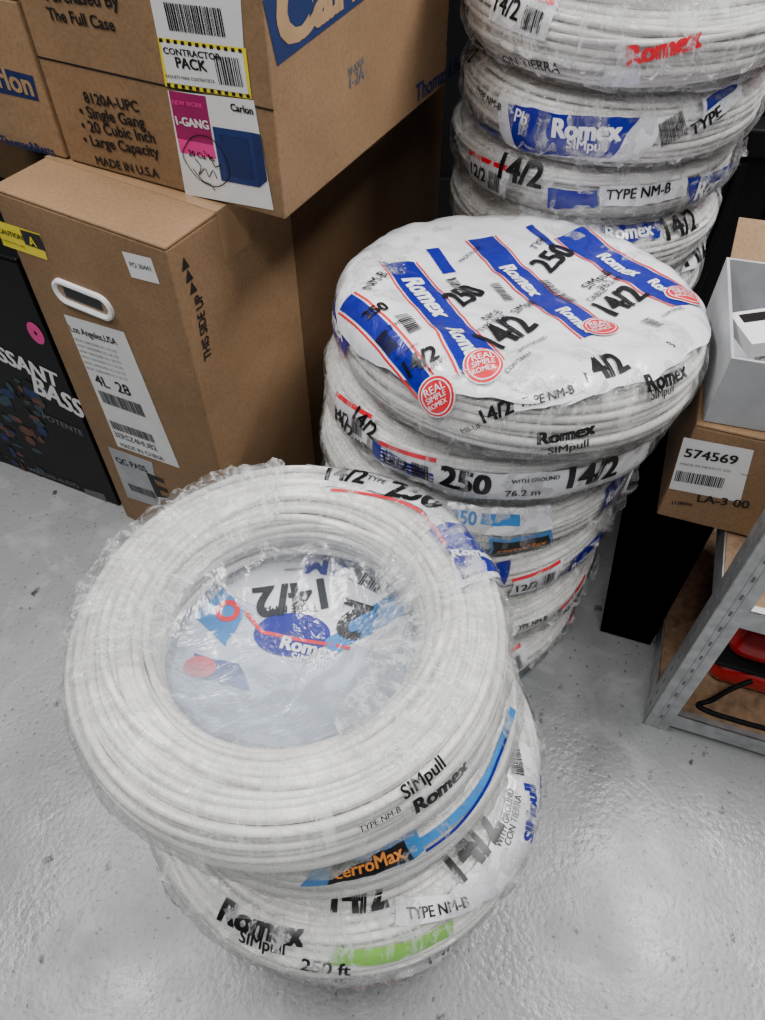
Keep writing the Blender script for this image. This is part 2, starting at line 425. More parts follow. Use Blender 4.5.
class Coil: pass
def make_coil(cx, cy, cz, R=0.205, hb=0.045, tilt=(0, 0), seed=0, film_mat='film_clear', crump_amp=1.0):
    c = Coil(); M = Matrix.Translation((cx, cy, cz)) @ Euler((radians(tilt[0]), radians(tilt[1]), 0)).to_matrix().to_4x4()
    c.M = M; c.root = root('wire_coil', M)
    s = R/0.205; a = A0*s
    w = bpy.data.objects.new('windings', WM[seed % len(WM)]); COL.objects.link(w)
    w.matrix_basis = M @ Matrix.Rotation(seed*1.7, 4, 'Z') @ Matrix.Diagonal((s, s, hb/0.045, 1)); attach(w, c.root)
    c.rev = Rev(M, R, a, hb, seed*1.3); c.dome = Dome(c.rev)
    c.R = R; c.a = a; c.b = hb; c.seed = seed; c.B = B()
    b = B(); NT = 200; NP = 40; vs = []; fs = []
    for i in range(NT):
        th = 2*pi*i/NT
        for k in range(NP):
            ph = 2*pi*k/NP
            q = Vector((cos(th)*7, sin(th)*7, ph*1.1 if ph < pi else (2*pi-ph)*1.1))
            crump = 0.0050*abs(noise.noise(q+Vector((seed, 0, 0))))+0.0030*abs(noise.noise(q*2.3+Vector((0, seed, 0))))
            vs.append(c.rev.P(th, ph, 0.0018+crump_amp*min(0.0045, crump)))
    for i in range(NT):
        for k in range(NP):
            i2 = (i+1) % NT; k2 = (k+1) % NP; fs.append((i*NP+k, i2*NP+k, i2*NP+k2, i*NP+k2))
    b.add(vs, fs, film_mat); b.make('plastic_wrap', c.root, True, local=M)
    return c
def ruffle(c, t0, t1, v0, ln, seed, mat='film_hazy'):
    """loose gathered edge of plastic film sticking out of the wrap"""
    b = B(); NT = int(abs(t1-t0)*1.2)+8; NR = 8; vs = []; fs = []
    for i in range(NT+1):
        th = radians(t0+(t1-t0)*i/NT); e = abs(sin(pi*i/NT))**0.5
        for k in range(NR+1):
            f = k/NR; l = ln*e*(0.6+0.5*noise.noise(Vector((th*9, seed, 0))))
            v = v0+f*0.010*e+0.006*f*sin(th*38+seed)+0.008*f*noise.noise(Vector((th*18, f, seed)))
            vs.append(c.rev.P(th, c.rev.phi(v), 0.003+f*l+0.002*f*sin(th*55)))
    for i in range(NT):
        for k in range(NR):
            q = i*(NR+1)+k; fs.append((q, q+1, q+NR+2, q+NR+1))
    b.add(vs, fs, mat); b.make('loose_film', c.root, True, local=c.M)
def finish_coil(c):
    if c.B.v: c.B.make('printed_label', c.root, True)
def add_dome(c, mat, rmax, dome=None, name='top_film', cut=0.0, cutang=0.0):
    D = dome or c.dome; b = B(); NR = 54; NT = 180; vs = []; fs = []
    for k in range(NR+1):
        r = rmax*k/NR
        for i in range(NT):
            th = 2*pi*i/NT
            e = 0.012*sin(5*th+c.seed)+0.010*sin(11*th)+0.018*noise.noise(Vector((cos(th)*9, sin(th)*9, 2)))
            e -= cut*max(0, cos(th-cutang))**1.5
            rr = r*(1+e*(k/NR)**4)
            vs.append(D.map(rr*cos(th), rr*sin(th), 0.0))
    for k in range(NR):
        for i in range(NT):
            j = (i+1) % NT; fs.append((k*NT+i, k*NT+j, (k+1)*NT+j, (k+1)*NT+i))
    b.add(vs, fs, mat); b.make(name, c.root, True, local=c.M)
def generic_print(c, th0, th1, seed, dens=1.0):
    """wrapper printing scattered round the side of a coil between two angles"""
    rnd = random.Random(seed); S = c.rev; th = th0
    while th < th1:
        u = th*S.R; k = rnd.random(); v = rnd.uniform(-0.010, 0.022); sl = rnd.uniform(-0.006, 0.006)
        if k < 0.30:
            w = rnd.uniform(0.06, 0.09); h = 0.034
            put_quad(c.B, S, [(u, v-0.016), (u+w, v-0.012+sl), (u+w+0.006, v+h-0.012+sl), (u+0.004, v+h-0.016)], 'print_white', uv=True)
            put_text(c.B, S, rnd.choice(['14/2', '250', '12/2']), (u+0.008, v-0.006), (u+w*0.55, v-0.004+sl*0.5), uv=True, bold=0.03)
            put_bars(c.B, S, (u+w*0.62, v-0.008+sl*0.6), (u+w*0.9, v-0.008+sl), 0.02, uv=True, n=10)
            put_quad(c.B, S, [(u, v+h-0.019), (u+w, v+h-0.015+sl), (u+w, v+h-0.010+sl), (u, v+h-0.014)], 'print_red', off=0.0005, uv=True)
        elif k < 0.62:
            w = rnd.uniform(0.05, 0.085)
            put_quad(c.B, S, [(u, v-0.016), (u+w, v-0.014+sl), (u+w+0.01, v+0.022+sl), (u+0.01, v+0.016)], 'print_blue', uv=True)
            put_quad(c.B, S, [(u+0.002, v-0.019), (u+w, v-0.017+sl), (u+w, v-0.015+sl), (u+0.002, v-0.017)], 'print_red', uv=True)
            put_text(c.B, S, 'Romex', (u+0.01, v-0.006), (u+w*0.9, v-0.002+sl), 'print_white', uv=True, bold=0.04)
        elif k < 0.74:
            w = 0.055; put_text(c.B, S, 'Romex', (u, v), (u+w*0.8, v+sl), uv=True, bold=0.04)
            put_text(c.B, S, 'SIMpull', (u+0.008, v-0.010), (u+w*0.7, v-0.009+sl), uv=True)
        elif k < 0.87:
            w = 0.065; put_text(c.B, S, 'TYPE NM-B', (u, v), (u+0.05, v+sl), uv=True, bold=0.03)
        else:
            w = 0.05; put_text(c.B, S, '14/2', (u, v), (u+0.035, v+sl), uv=True, bold=0.04)
        th += (w+rnd.uniform(0.006, 0.03)/dens)/S.R

TX = put_text; QD = put_quad
# ---- front stack
F4 = make_coil(-0.036, 0.316, 0.047, 0.197, 0.046, (0, 0), 1, 'film_hazy')
F3 = make_coil(-0.044, 0.330, 0.147, 0.219, 0.051, (2, 2), 2, 'film_hazy', 1.4)
F2 = make_coil(-0.058, 0.363, 0.247, 0.202, 0.046, (0, 2), 3)
F1 = make_coil(-0.087, 0.360, 0.349, 0.206, 0.050, (-2, -1.5), 0, 'film_clear', 1.2)
S = F4.rev; b = F4.B
TX(b, S, '250 ft', (300, 972), (345, 984)); TX(b, S, 'CON TIERRA', (350, 990), (420, 979), 'print_red')
TX(b, S, '14/2', (430, 965), (462, 940))
QD(b, S, [(395, 985), (470, 945), (475, 922), (395, 965)], 'print_white')
S = F3.rev; b = F3.B
QD(b, S, [(396, 925), (482, 905), (492, 878), (395, 895)], 'print_white')
QD(b, S, [(440, 902), (508, 888), (548, 770), (506, 735)], 'print_white')
TX(b, S, '14/2', (462, 882), (503, 826), bold=0.05)
TX(b, S, 'WITH GROUND', (500, 848), (513, 790), bold=0.02); TX(b, S, 'CON TIERRA', (509, 846), (520, 796), bold=0.012)
TX(b, S, 'SIMpull', (530, 842), (535, 786), 'print_blue', asp=1.2, bold=0.06)
put_bars(b, S, (524, 776), (517, 740), 0.014)
TX(b, S, '14/2', (332, 911), (388, 906), bold=0.06); TX(b, S, 'TYPE NM-B', (408, 919), (470, 906), bold=0.03)
TX(b, S, 'Romex', (218, 919), (302, 946), bold=0.06, asp=0.85); TX(b, S, 'SIMpull', (238, 942), (284, 955), bold=0.03)
TX(b, S, '250 ft', (300, 970), (350, 976), bold=0.03); TX(b, S, 'NM-B', (152, 872), (178, 905), 'print_black', bold=0.03)
QD(b, S, [(330, 967), (455, 940), (455, 922), (335, 948)], 'print_green', off=-0.0014)
QD(b, S, [(534, 842), (545, 820), (550, 785), (541, 772)], 'print_blue', off=0.0004); QD(b, S, [(530, 862), (542, 846), (546, 822), (535, 840)], 'print_green', off=0.0004)
generic_print(F3, radians(10), radians(165), 5)
S = F2.rev; b = F2.B
QD(b, S, [(300, 888), (425, 850), (412, 826), (316, 862)], 'print_lblue')
QD(b, S, [(326, 887), (412, 857), (404, 840), (332, 866)], 'print_black', off=0.0006)
TX(b, S, 'cerroMax', (336, 881), (404, 856), 'print_orange', off=0.0012, bold=0.03)
put_ribbon(b, S, [(410, 848), (440, 830), (466, 806), (488, 776), (503, 742), (513, 708)], 0.008, 'print_lblue')
put_ribbon(b, S, [(425, 850), (455, 828), (480, 796), (498, 760), (510, 725)], 0.003, 'print_blue', off=0.0006)
generic_print(F2, radians(20), radians(160), 6)
F2.dome = Dome(F2.rev, 0.004, 0.004, 0.5); add_dome(F2, 'film_white', F2.rev.rc*1.02, name='printed_film')
S = F2.dome; b = F2.B
QD(b, S, [(395, 660), (215, 590), (290, 545), (420, 560)], 'print_white', off=0.0008)
put_disc(b, S, (292, 634), 0.040, 'print_blue', ry=0.026, off=0.0016)
put_ribbon(b, S, [(245, 612), (262, 632), (300, 640), (350, 648)], 0.004, 'print_red', off=0.002)
QD(b, S, [(330, 656), (408, 612), (395, 592), (325, 640)], 'print_lblue', off=0.002)
QD(b, S, [(194, 616), (225, 646), (246, 612), (222, 588)], 'print_lblue', off=0.0012)
TX(b, S, '14/2', (322, 580), (254, 590), asp=1.1, bold=0.05, off=0.0022); TX(b, S, 'TYPE NM-B', (318, 604), (258, 607), off=0.0022, bold=0.03); TX(b, S, 'SIM', (352, 560), (308, 556), 'print_blue', bold=0.05, off=0.0022)
TX(b, S, 'WITH GROUND', (318, 568), (284, 570), off=0.0022)
TX(b, S, '2', (372, 608), (348, 600), bold=0.05, off=0.0026); put_bars(b, S, (398, 588), (354, 568), 0.018, off=0.0022)
put_disc(b, S, (228, 612), 0.013, 'print_red', off=0.002, r0=0.55)
TX(b, S, 'Romex', (280, 648), (335, 660), 'print_white', off=0.0026, bold=0.05); TX(b, S, 'SIMpull', (290, 660), (325, 668), 'print_white', off=0.0026)
QD(b, S, [(200, 680), (250, 690), (240, 665), (195, 655)], 'print_blue', off=0.0012); put_disc(b, S, (200, 668), 0.016, 'print_red', off=0.0016, ry=0.012)
S = F1.rev; b = F1.B
QD(b, S, [(318, 486), (430, 515), (470, 515), (330, 466)], 'print_white')
QD(b, S, [(425, 512), (455, 590), (508, 575), (440, 495)], 'print_white')
QD(b, S, [(428, 530), (462, 580), (499, 574), (470, 520)], 'print_blue', off=0.0006)
put_ribbon(b, S, [(330, 489), (380, 497), (420, 512), (445, 545)], 0.003, 'print_red', off=0.0006)
TX(b, S, '250', (385, 496), (432, 510), bold=0.05); TX(b, S, '14/2', (325, 478), (362, 483), bold=0.05); TX(b, S, 'TYPE', (366, 478), (384, 484))
TX(b, S, 'Romex', (452, 558), (492, 564), 'print_white', off=0.0014, bold=0.04)
TX(b, S, 'Romex', (418, 814), (468, 768), bold=0.06); TX(b, S, 'SIMpull', (406, 800), (446, 766), bold=0.03); TX(b, S, 'TYPE NM-B', (360, 832), (402, 812), bold=0.02)
generic_print(F1, radians(30), radians(80), 9)
Dh = Dome(F1.rev, 0.060, -0.012, 0.8); add_dome(F1, 'film_fog', F1.rev.rc*0.93, Dh, 'sagging_film')
def gathered(c, t0, t1, ri, ro, seed, zin=0.0, mat='film_hazy'):
    bb = B(); NT = 90; NR = 28; vs = []; fs = []
    for i in range(NT+1):
        th = radians(t0+(t1-t0)*i/NT)
        for k in range(NR+1):
            f = k/NR; e = abs(sin(pi*i/NT))**0.4; r = ri+(ro-ri)*f+0.006*noise.noise(Vector((th*6, 1, seed)))
            r = c.rev.rc+(r-c.rev.rc)*(0.55+0.45*e)
            p = Dome(c.rev, 0.0, 0.007, 0).map(r*cos(th), r*sin(th), 0)
            z = -max(0, (c.rev.rc-r))*zin+0.012*abs(noise.noise(Vector((th*12, f*2.5, seed))))*(0.4+e)+0.008*abs(noise.noise(Vector((th*26, f*6, seed+3))))
            vs.append(p+Vector((0, 0, max(z, -0.003) if r > c.rev.rc-c.a*0.7 else z)))
    for i in range(NT):
        for k in range(NR):
            q = i*(NR+1)+k; fs.append((q, q+1, q+NR+2, q+NR+1))
    bb.add(vs, fs, mat); bb.make('gathered_film', c.root, True, local=c.M)
gathered(F1, 95, 205, 0.100, 0.200, 3, 0.3)
gathered(F1, -65, 40, 0.080, 0.185, 7, 0.6)
ruffle(F3, -150, -95, 0.03, 0.016, 3); ruffle(F3, -50, 20, 0.02, 0.012, 4); ruffle(F3, -100, -40, -0.03, 0.012, 8); ruffle(F1, -30, 20, 0.0, 0.008, 5)
for c in (F1, F2, F3, F4): finish_coil(c)

# ---- middle stack
M6 = make_coil(0.094, 0.665, 0.043, 0.200, 0.041, (0, 0), 4, 'film_hazy')
M5 = make_coil(0.110, 0.684, 0.128, 0.198, 0.041, (0, 1.5), 5, 'film_hazy')
M4 = make_coil(0.118, 0.706, 0.213, 0.202, 0.041, (-2, -1.5), 6, 'film_clear')
M3 = make_coil(0.122, 0.714, 0.298, 0.199, 0.041, (-1, 2), 7, 'film_hazy', 1.3)
M2 = make_coil(0.142, 0.724, 0.384, 0.210, 0.042, (-4, -1), 8)
M1 = make_coil(0.151, 0.690, 0.472, 0.200, 0.046, (-6, 3), 9)
S = M1.rev; b = M1.B
TX(b, S, '14/2', (484, 424), (514, 412), bold=0.05); QD(b, S, [(514, 412), (588, 394), (585, 380), (515, 398)], 'print_white')
TX(b, S, 'TYPE NM-B', (520, 407), (574, 393), bold=0.03); TX(b, S, '14/2', (588, 384), (630, 368), bold=0.06); TX(b, S, 'TYPE NM-B', (640, 362), (676, 346), bold=0.02)
TX(b, S, 'Romex', (538, 443), (594, 432), bold=0.07); TX(b, S, 'SIMpull', (548, 453), (588, 445), bold=0.03); TX(b, S, 'Romex', (648, 392), (688, 376), bold=0.06)
TX(b, S, 'SIMpull', (650, 400), (674, 392)); TX(b, S, 'MB-UF', (462, 434), (482, 428))
generic_print(M1, radians(40), radians(200), 12)
RM = M1.rev.rc+0.054
add_dome(M1, 'print_white', RM, name='printed_top', cut=0.12, cutang=radians(-50))
S = M1.dome; b = M1.B
def band(p, q, w0, mat='print_blue', off=0.0010, red=True):
    a_, c_ = [Vector(x) for x in hits(S, [p, q])]; d = (c_-a_).normalized(); n_ = Vector((-d.y, d.x))
    QD(b, S, [a_-n_*w0/2, c_-n_*w0/2, c_+n_*w0/2, a_+n_*w0/2], mat, off, uv=True)
    if red:
        for s_ in (1, -1):
            QD(b, S, [a_+n_*s_*(w0/2+0.003)-n_*0.001, c_+n_*s_*(w0/2+0.003)-n_*0.001, c_+n_*s_*(w0/2+0.003)+n_*0.001, a_+n_*s_*(w0/2+0.003)+n_*0.001], 'print_red', off, uv=True)
band((346, 302), (440, 404), 0.018)
band((398, 264), (482, 365), 0.038)
band((480, 240), (598, 335), 0.034)
band((568, 237), (690, 306), 0.038)
band((432, 250), (450, 270), 0.016, red=False); band((528, 230), (552, 246), 0.010, red=False)
for (p, q) in [((402, 283), (434, 320)), ((445, 334), (472, 368)), ((500, 264), (532, 291)), ((556, 309), (586, 334)), ((596, 259), (632, 280)), ((646, 288), (676, 306))]:
    TX(b, S, 'Romex', p, q, 'print_white', off=0.0018, bold=0.06, asp=1.15)
for p in [(484, 364), (600, 329), (682, 297), (438, 396)]:
    put_disc(b, S, p, 0.0185, 'print_white', off=0.0020); put_disc(b, S, p, 0.0172, 'print_red', off=0.0025); put_disc(b, S, p, 0.0150, 'print_white', off=0.0029, r0=0.93, K=1)
    h_ = S.hit(*p)
    for k_, dy in enumerate((0.006, 0.0, -0.006)): TX(b, S, ['REAL', 'SIMPLE', 'ROMEX'][k_], (h_[0]-0.010, h_[1]+dy-0.004), (h_[0]+0.010, h_[1]+dy), 'print_white', uv=True, off=0.0031, bold=0.02)
for t, p, q in [('14/2', (412, 378), (440, 358)), ('250', (370, 322), (390, 309)), ('14/2', (502, 352), (538, 326)), ('250', (464, 306), (487, 288)),
                ('14/2', (616, 316), (648, 298)), ('250', (552, 268), (576, 253))]:
    TX(b, S, t, p, q, asp=1.15, off=0.0019, bold=0.05)
for t, p, q in [('TYPE NM-B', (482, 334), (508, 315)), ('WITH GROUND', (520, 356), (548, 337)), ('SIMpull', (518, 312), (538, 298)), ('WITH GROUND', (398, 362), (420, 346)), ('SIMpull', (590, 288), (612, 274)),
                ('76.2 m', (384, 338), (402, 325)), ('NM-B', (372, 290), (388, 280)), ('CON TIERRA', (508, 374), (532, 358)), ('CERTIFIED', (662, 322), (684, 312)), ('MADE IN USA', (462, 262), (482, 248)), ('TYPE', (536, 250), (548, 242)),
                ('600 V', (430, 372), (444, 362)), ('CABLE', (592, 300), (608, 290)), ('76.2 m', (604, 290), (622, 279)), ('NM-B', (488, 322), (504, 310))]:
    TX(b, S, t, p, q, off=0.0018)
for p, q in [((395, 318), (410, 336)), ((490, 280), (505, 296)), ((446, 276), (460, 292)), ((640, 322), (656, 331)), ((376, 342), (392, 358)), ((540, 276), (554, 288)), ((556, 290), (570, 301))]:
    put_bars(b, S, p, q, 0.012, off=0.0018, n=12)
S = M2.rev; b = M2.B
QD(b, S, [(425, 492), (512, 502), (512, 474), (420, 462)], 'print_white'); QD(b, S, [(512, 502), (650, 472), (648, 440), (512, 474)], 'print_white')
TX(b, S, '250', (440, 484), (488, 495), bold=0.06); TX(b, S, '14/2', (568, 488), (614, 474), bold=0.06)
TX(b, S, 'WITH GROUND', (512, 484), (560, 479), bold=0.03); TX(b, S, 'TYPE NM-B', (560, 499), (600, 490), bold=0.03); TX(b, S, '76.2 m', (505, 498), (540, 496))
QD(b, S, [(372, 458), (432, 485), (432, 474), (372, 440)], 'print_blue'); TX(b, S, '14/2', (352, 418), (372, 440), bold=0.04)
generic_print(M2, radians(-40), radians(210), 21); generic_print(M2, radians(205), radians(232), 22)
S = M3.rev; b = M3.B
QD(b, S, [(440, 530), (552, 528), (552, 502), (448, 500)], 'print_white'); TX(b, S, '250', (450, 522), (476, 525), 'print_lblue', bold=0.04)
QD(b, S, [(480, 524), (520, 526), (520, 514), (482, 512)], 'print_lblue', off=0.0006)
QD(b, S, [(488, 560), (556, 552), (553, 531), (490, 538)], 'print_lblue', off=0.0005)
QD(b, S, [(492, 556), (552, 548), (550, 536), (493, 542)], 'print_black', off=0.0009); TX(b, S, 'cerroMax', (497, 553), (546, 545), 'print_orange', off=0.0014, bold=0.03)
generic_print(M3, radians(-48), radians(200), 33)
for c, sd in ((M4, 41), (M5, 42), (M6, 43)):
    generic_print(c, radians(-150), radians(200), sd, 1.8)
put_ribbon(M4.B, M4.rev, [(510, 610), (545, 608), (580, 595), (600, 580)], 0.014, 'print_lblue')
put_ribbon(M6.B, M6.rev, [(500, 690), (530, 692), (555, 680)], 0.02, 'print_lblue', off=0.0006)
ruffle(M3, -60, 20, -0.01, 0.020, 2); ruffle(M4, -50, 10, 0.01, 0.018, 3); ruffle(M5, -60, -10, 0.0, 0.014, 4); ruffle(M2, -10, 40, -0.02, 0.012, 6); ruffle(M2, -160, -110, -0.02, 0.012, 9); ruffle(M6, -70, -20, 0.01, 0.014, 12)
ruffle(M1, -150, -60, 0.035, 0.006, 14)
for c in (M1, M2, M3, M4, M5, M6): finish_coil(c)

# ---- rear stack
zs = [0.04, 0.12, 0.20, 0.28, 0.36, 0.44, 0.52, 0.60, 0.69, 0.775]
RS = []
for i, z in enumerate(zs):
    rnd = random.Random(70+i)
    RS.append(make_coil(0.290+rnd.uniform(-0.008, 0.008), 1.05+rnd.uniform(-0.01, 0.01), z, 0.192+rnd.uniform(-0.004, 0.005), 0.040 if i < 8 else 0.044, (rnd.uniform(-1, 1), rnd.uniform(-1.5, 1.5)), 20+i, 'film_hazy', 1.2))
C = RS[7]; S = C.rev; b = C.B
QD(b, S, [(508, 150), (640, 160), (668, 116), (500, 94)], 'print_white')
QD(b, S, [(520, 150), (610, 158), (640, 116), (508, 102)], 'print_blue', off=0.0006)
TX(b, S, 'Romex', (552, 137), (620, 140), 'print_white', off=0.0014, bold=0.06); TX(b, S, 'SIMpull', (566, 149), (606, 151), 'print_white', off=0.0014, bold=0.03)
QD(b, S, [(700, 130), (738, 100), (740, 75), (702, 98)], 'print_white'); QD(b, S, [(706, 110), (736, 88), (738, 76), (706, 98)], 'print_blue', off=0.0006)
TX(b, S, 'TYPE', (692, 136), (722, 116), bold=0.04); TX(b, S, 'Pb', (514, 120), (526, 126), 'print_white', off=0.0014); put_bars(b, S, (662, 148), (688, 134), 0.026)
QD(b, S, [(470, 128), (500, 146), (498, 132), (470, 112)], 'print_blue')
generic_print(C, radians(0), radians(230), 51)
C = RS[8]; S = C.rev; b = C.B
TX(b, S, 'Romex', (628, 66), (700, 46), 'print_red', bold=0.07); QD(b, S, [(600, 88), (640, 86), (640, 70), (605, 72)], 'print_white')
TX(b, S, 'CON TIERRA', (500, 62), (560, 74)); TX(b, S, '14/2', (470, 50), (488, 58), bold=0.04)
C = RS[9]; S = C.rev; b = C.B
QD(b, S, [(478, 8), (545, 18), (545, -4), (478, -14)], 'print_white', off=-0.0003)
QD(b, S, [(545, 14), (640, 12), (640, -8), (545, -6)], 'print_blue'); TX(b, S, '14/2 250 Copper', (480, 3), (543, 13), off=0.0012); QD(b, S, [(640, 12), (690, 2), (690, -10), (640, -6)], 'print_red')
TX(b, S, 'Romex', (560, 8), (620, 8), 'print_white', off=0.0012, bold=0.05)
C = RS[6]; S = C.rev; b = C.B
QD(b, S, [(688, 208), (732, 188), (735, 160), (690, 178)], 'print_blue'); QD(b, S, [(600, 206), (688, 196), (690, 176), (600, 186)], 'print_white'); TX(b, S, '14/2', (500, 176), (540, 188), bold=0.05); TX(b, S, 'TYPE NM-B', (606, 200), (670, 192), bold=0.03, off=0.0014)
TX(b, S, 'Romex', (694, 200), (728, 182), 'print_white', off=0.0014, bold=0.04)
QD(b, S, [(548, 208), (598, 208), (598, 190), (548, 188)], 'print_blue')
C = RS[5]; S = C.rev; b = C.B
QD(b, S, [(520, 218), (600, 236), (600, 218), (520, 200)], 'print_white'); QD(b, S, [(600, 242), (660, 236), (662, 218), (600, 224)], 'print_blue'); TX(b, S, '14/2', (668, 240), (700, 226), bold=0.04); TX(b, S, 'Romex', (606, 240), (654, 234), 'print_white', off=0.0014, bold=0.04)
C = RS[4]; S = C.rev; b = C.B
TX(b, S, 'TYPE NM-B', (630, 272), (680, 262), bold=0.03); QD(b, S, [(682, 272), (716, 254), (718, 236), (684, 254)], 'print_white'); TX(b, S, '14/2', (686, 266), (712, 252), off=0.0014, bold=0.04)
generic_print(RS[5], radians(-20), radians(120), 61, 1.8); generic_print(RS[4], radians(-10), radians(120), 62, 1.5); generic_print(RS[3], radians(-140), radians(120), 64)
generic_print(RS[8], radians(-20), radians(230), 65, 0.6); generic_print(RS[6], radians(-10), radians(230), 66)
ruffle(RS[8], -150, -40, -0.02, 0.012, 5); ruffle(RS[7], -140, -60, -0.025, 0.012, 6); ruffle(RS[6], -60, 10, 0.0, 0.012, 7); ruffle(RS[5], -150, -90, 0.02, 0.012, 8)
for c in RS: finish_coil(c)

# ------------------------------------------------------------------ cardboard boxes
def carton(name, P, ang, w, d, h, mat, flaps=True, seamtape=True):
    """P = near (right-front) bottom corner; front runs leftwards from P, side runs back from P"""
    L_ = Vector((-cos(ang), sin(ang), 0)); Bk = Vector((sin(ang), cos(ang), 0)); Z = Vector((0, 0, 1))
    P = Vector(P)
    M = Matrix(((-L_.x, Bk.x, 0, P.x), (-L_.y, Bk.y, 0, P.y), (0, 0, 1, P.z), (0, 0, 0, 1)))
    r = root(name, M); b = B()
    b.box(M, (-w, 0, 0), (0, d, h-0.004), mat)
    if flaps:
        b.box(M, (-w, 0.0, h-0.004), (0, d/2-0.0015, h), mat); b.box(M, (-w, d/2+0.0015, h-0.004), (0, d, h), mat)
    b.make('carton_body', r, bevel=0.0025)
    c = Coil(); c.root = r; c.M = M; c.B = B()
    if seamtape:
        c.B.box(M, (-w, d/2-0.024, h), (0.0, d/2+0.024, h+0.0006), 'tape_tan')
        c.B.box(M, (0.0, d/2-0.024, h-0.06), (0.0006, d/2+0.024, h+0.0006), 'tape_tan')
    c.front = Plane(M @ Vector((-w, 0, 0)), -L_, Z); c.side = Plane(P, Bk, Z); c.w = w; c.d = d; c.h = h
    return c
def fin(c, nm='printing'):
    if c.B.v: c.B.make(nm, c.root)
def T2(c, S, t, p, q, mat='ink_black', asp=1.0, off=0.0008, bold=0.035): put_text(c.B, S, t, p, q, mat, asp, off, bold)
def Q2(c, S, pts, mat, off=0.0005): put_quad(c.B, S, pts, mat, off)

a30 = radians(30.1)
LB = carton('cardboard_box', (-0.217, 0.674, 0), a30, 0.252, 0.21, 0.573, 'cardboard_a')
S = LB.front
Q2(LB, S, [(118, 446), (180, 468), (124, 332), (64, 314)], 'paper_white')
T2(LB, S, 'Los Angeles,USA', (72, 331), (118, 345), asp=1.2)
for i in range(6):
    f = i/6; T2(LB, S, 'FROM: SHENZHEN 3C-118 LTD.', (76+f*14, 340+f*34), (118+f*14, 353+f*34), 'ink_grey', bold=0.01)
T2(LB, S, '4L  28', (98, 384), (132, 396))
put_bars(LB.B, S, (104, 402), (146, 417), 0.022, off=0.001, n=26); put_bars(LB.B, S, (113, 428), (156, 443), 0.016, off=0.001, n=26)
T2(LB, S, '3ERSZ4HU82', (116, 436), (158, 451), 'ink_grey'); T2(LB, S, 'MADE IN CHINA', (122, 446), (165, 461), 'ink_grey')
Q2(LB, S, [(132, 277), (160, 284), (151, 258), (122, 251)], 'paper_white'); T2(LB, S, 'PO 30441', (131, 266), (152, 271), 'ink_grey')
Q2(LB, S, [(128, 497), (162, 508), (152, 462), (108, 446)], 'paper_grey'); put_bars(LB.B, S, (132, 490), (158, 499), 0.016, off=0.001, n=14); T2(LB, S, 'QC PASS', (118, 462), (148, 472))
Q2(LB, S, [(4, 245), (48, 260), (40, 234), (-6, 219)], 'print_yellow'); Q2(LB, S, [(26, 244), (46, 251), (40, 235), (20, 229)], 'print_black', 0.0008); T2(LB, S, 'CAUTION', (0, 232), (24, 240), off=0.0012); T2(LB, S, 'HANDLE WITH CARE', (3, 240), (26, 248), off=0.0012, bold=0.01); T2(LB, S, 'A', (31, 244), (38, 247), 'print_yellow', off=0.0012)
T2(LB, S, 'E', (158, 496), (172, 502), bold=0.05)
q0, q1 = [Vector(x) for x in hits(S, [(64, 288), (104, 310)])]; q1.y = q0.y = (q0.y+q1.y)/2
def stadium(c, r0, r1, mat, z0, z1):
    N = 20; vs = []; fs = []
    def pt(r, i):
        if i < N: a = pi/2+pi*i/(N-1); o = q0
        else: a = -pi/2+pi*(i-N)/(N-1); o = q1
        return (o.x+r*cos(a), o.y+r*sin(a))
    loops = [(r1, z0), (r1*0.97, z1), ((r0+r1)/2, z1+0.001), (r0, z1-0.001), (r0, z0)] if r0 > 0 else [(r1, z1), (0.0005, z1)]
    for (r, z) in loops:
        for i in range(2*N): x, y = pt(r, i); vs.append(S.map(x, y, z))
    for k in range(len(loops)-1):
        for i in range(2*N):
            j = (i+1) % (2*N); fs.append((k*2*N+i, k*2*N+j, (k+1)*2*N+j, (k+1)*2*N+i))
    c.B.add(vs, fs, mat)
stadium(LB, 0.0, 0.0135, 'tape_tan', 0, 0.001); stadium(LB, 0.0105, 0.0175, 'plastic_white', 0.0, 0.004)
put_quad(LB.B, S, [(q0.x, q0.y-0.006), (q1.x, q1.y-0.006), (q1.x, q1.y+0.009), (q0.x, q0.y+0.009)], 'print_black', 0.0014, uv=True)
S = LB.side
T2(LB, S, 'THIS SIDE UP', (211, 356), (201, 292), asp=1.2)
for (x, y) in [(184, 262), (188, 274), (192, 286)]:
    h_ = S.hit(x, y); LB.B.add([S.map(h_[0]-0.006, h_[1]-0.008, 0.0008), S.map(h_[0]+0.006, h_[1]-0.008, 0.0008), S.map(h_[0], h_[1]+0.006, 0.0008)], [(0, 1, 2)], 'ink_black')
fin(LB)
P2 = Vector((-0.217, 0.674, 0))+Vector((sin(a30), cos(a30), 0))*0.216
LB2 = carton('cardboard_box', P2-Vector((cos(a30), -sin(a30), 0))*0.006, a30, 0.252, 0.42, 0.572, 'cardboard_shaded')
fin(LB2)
a27 = radians(27.5)
UB = carton('cardboard_box', (-0.101, 0.724, 0.575), a27, 0.292, 0.40, 0.33, 'cardboard_a')
S = UB.front
UB.B.box(UB.M, (-0.292, -0.0006, 0.107), (0, 0.0005, 0.1085), 'print_black')
T2(UB, S, 'Purchased By', (47, 0), (120, 8)); T2(UB, S, 'The Full Case', (50, 19), (116, 31))
T2(UB, S, '8120A-UPC', (86, 102), (140, 112)); T2(UB, S, '• Single Gang', (82, 116), (146, 128)); T2(UB, S, '• 20 Cubic Inch', (84, 130), (156, 143)); T2(UB, S, '• Large Capacity', (86, 144), (160, 157))
T2(UB, S, 'MADE IN U.S.A', (98, 164), (160, 178))
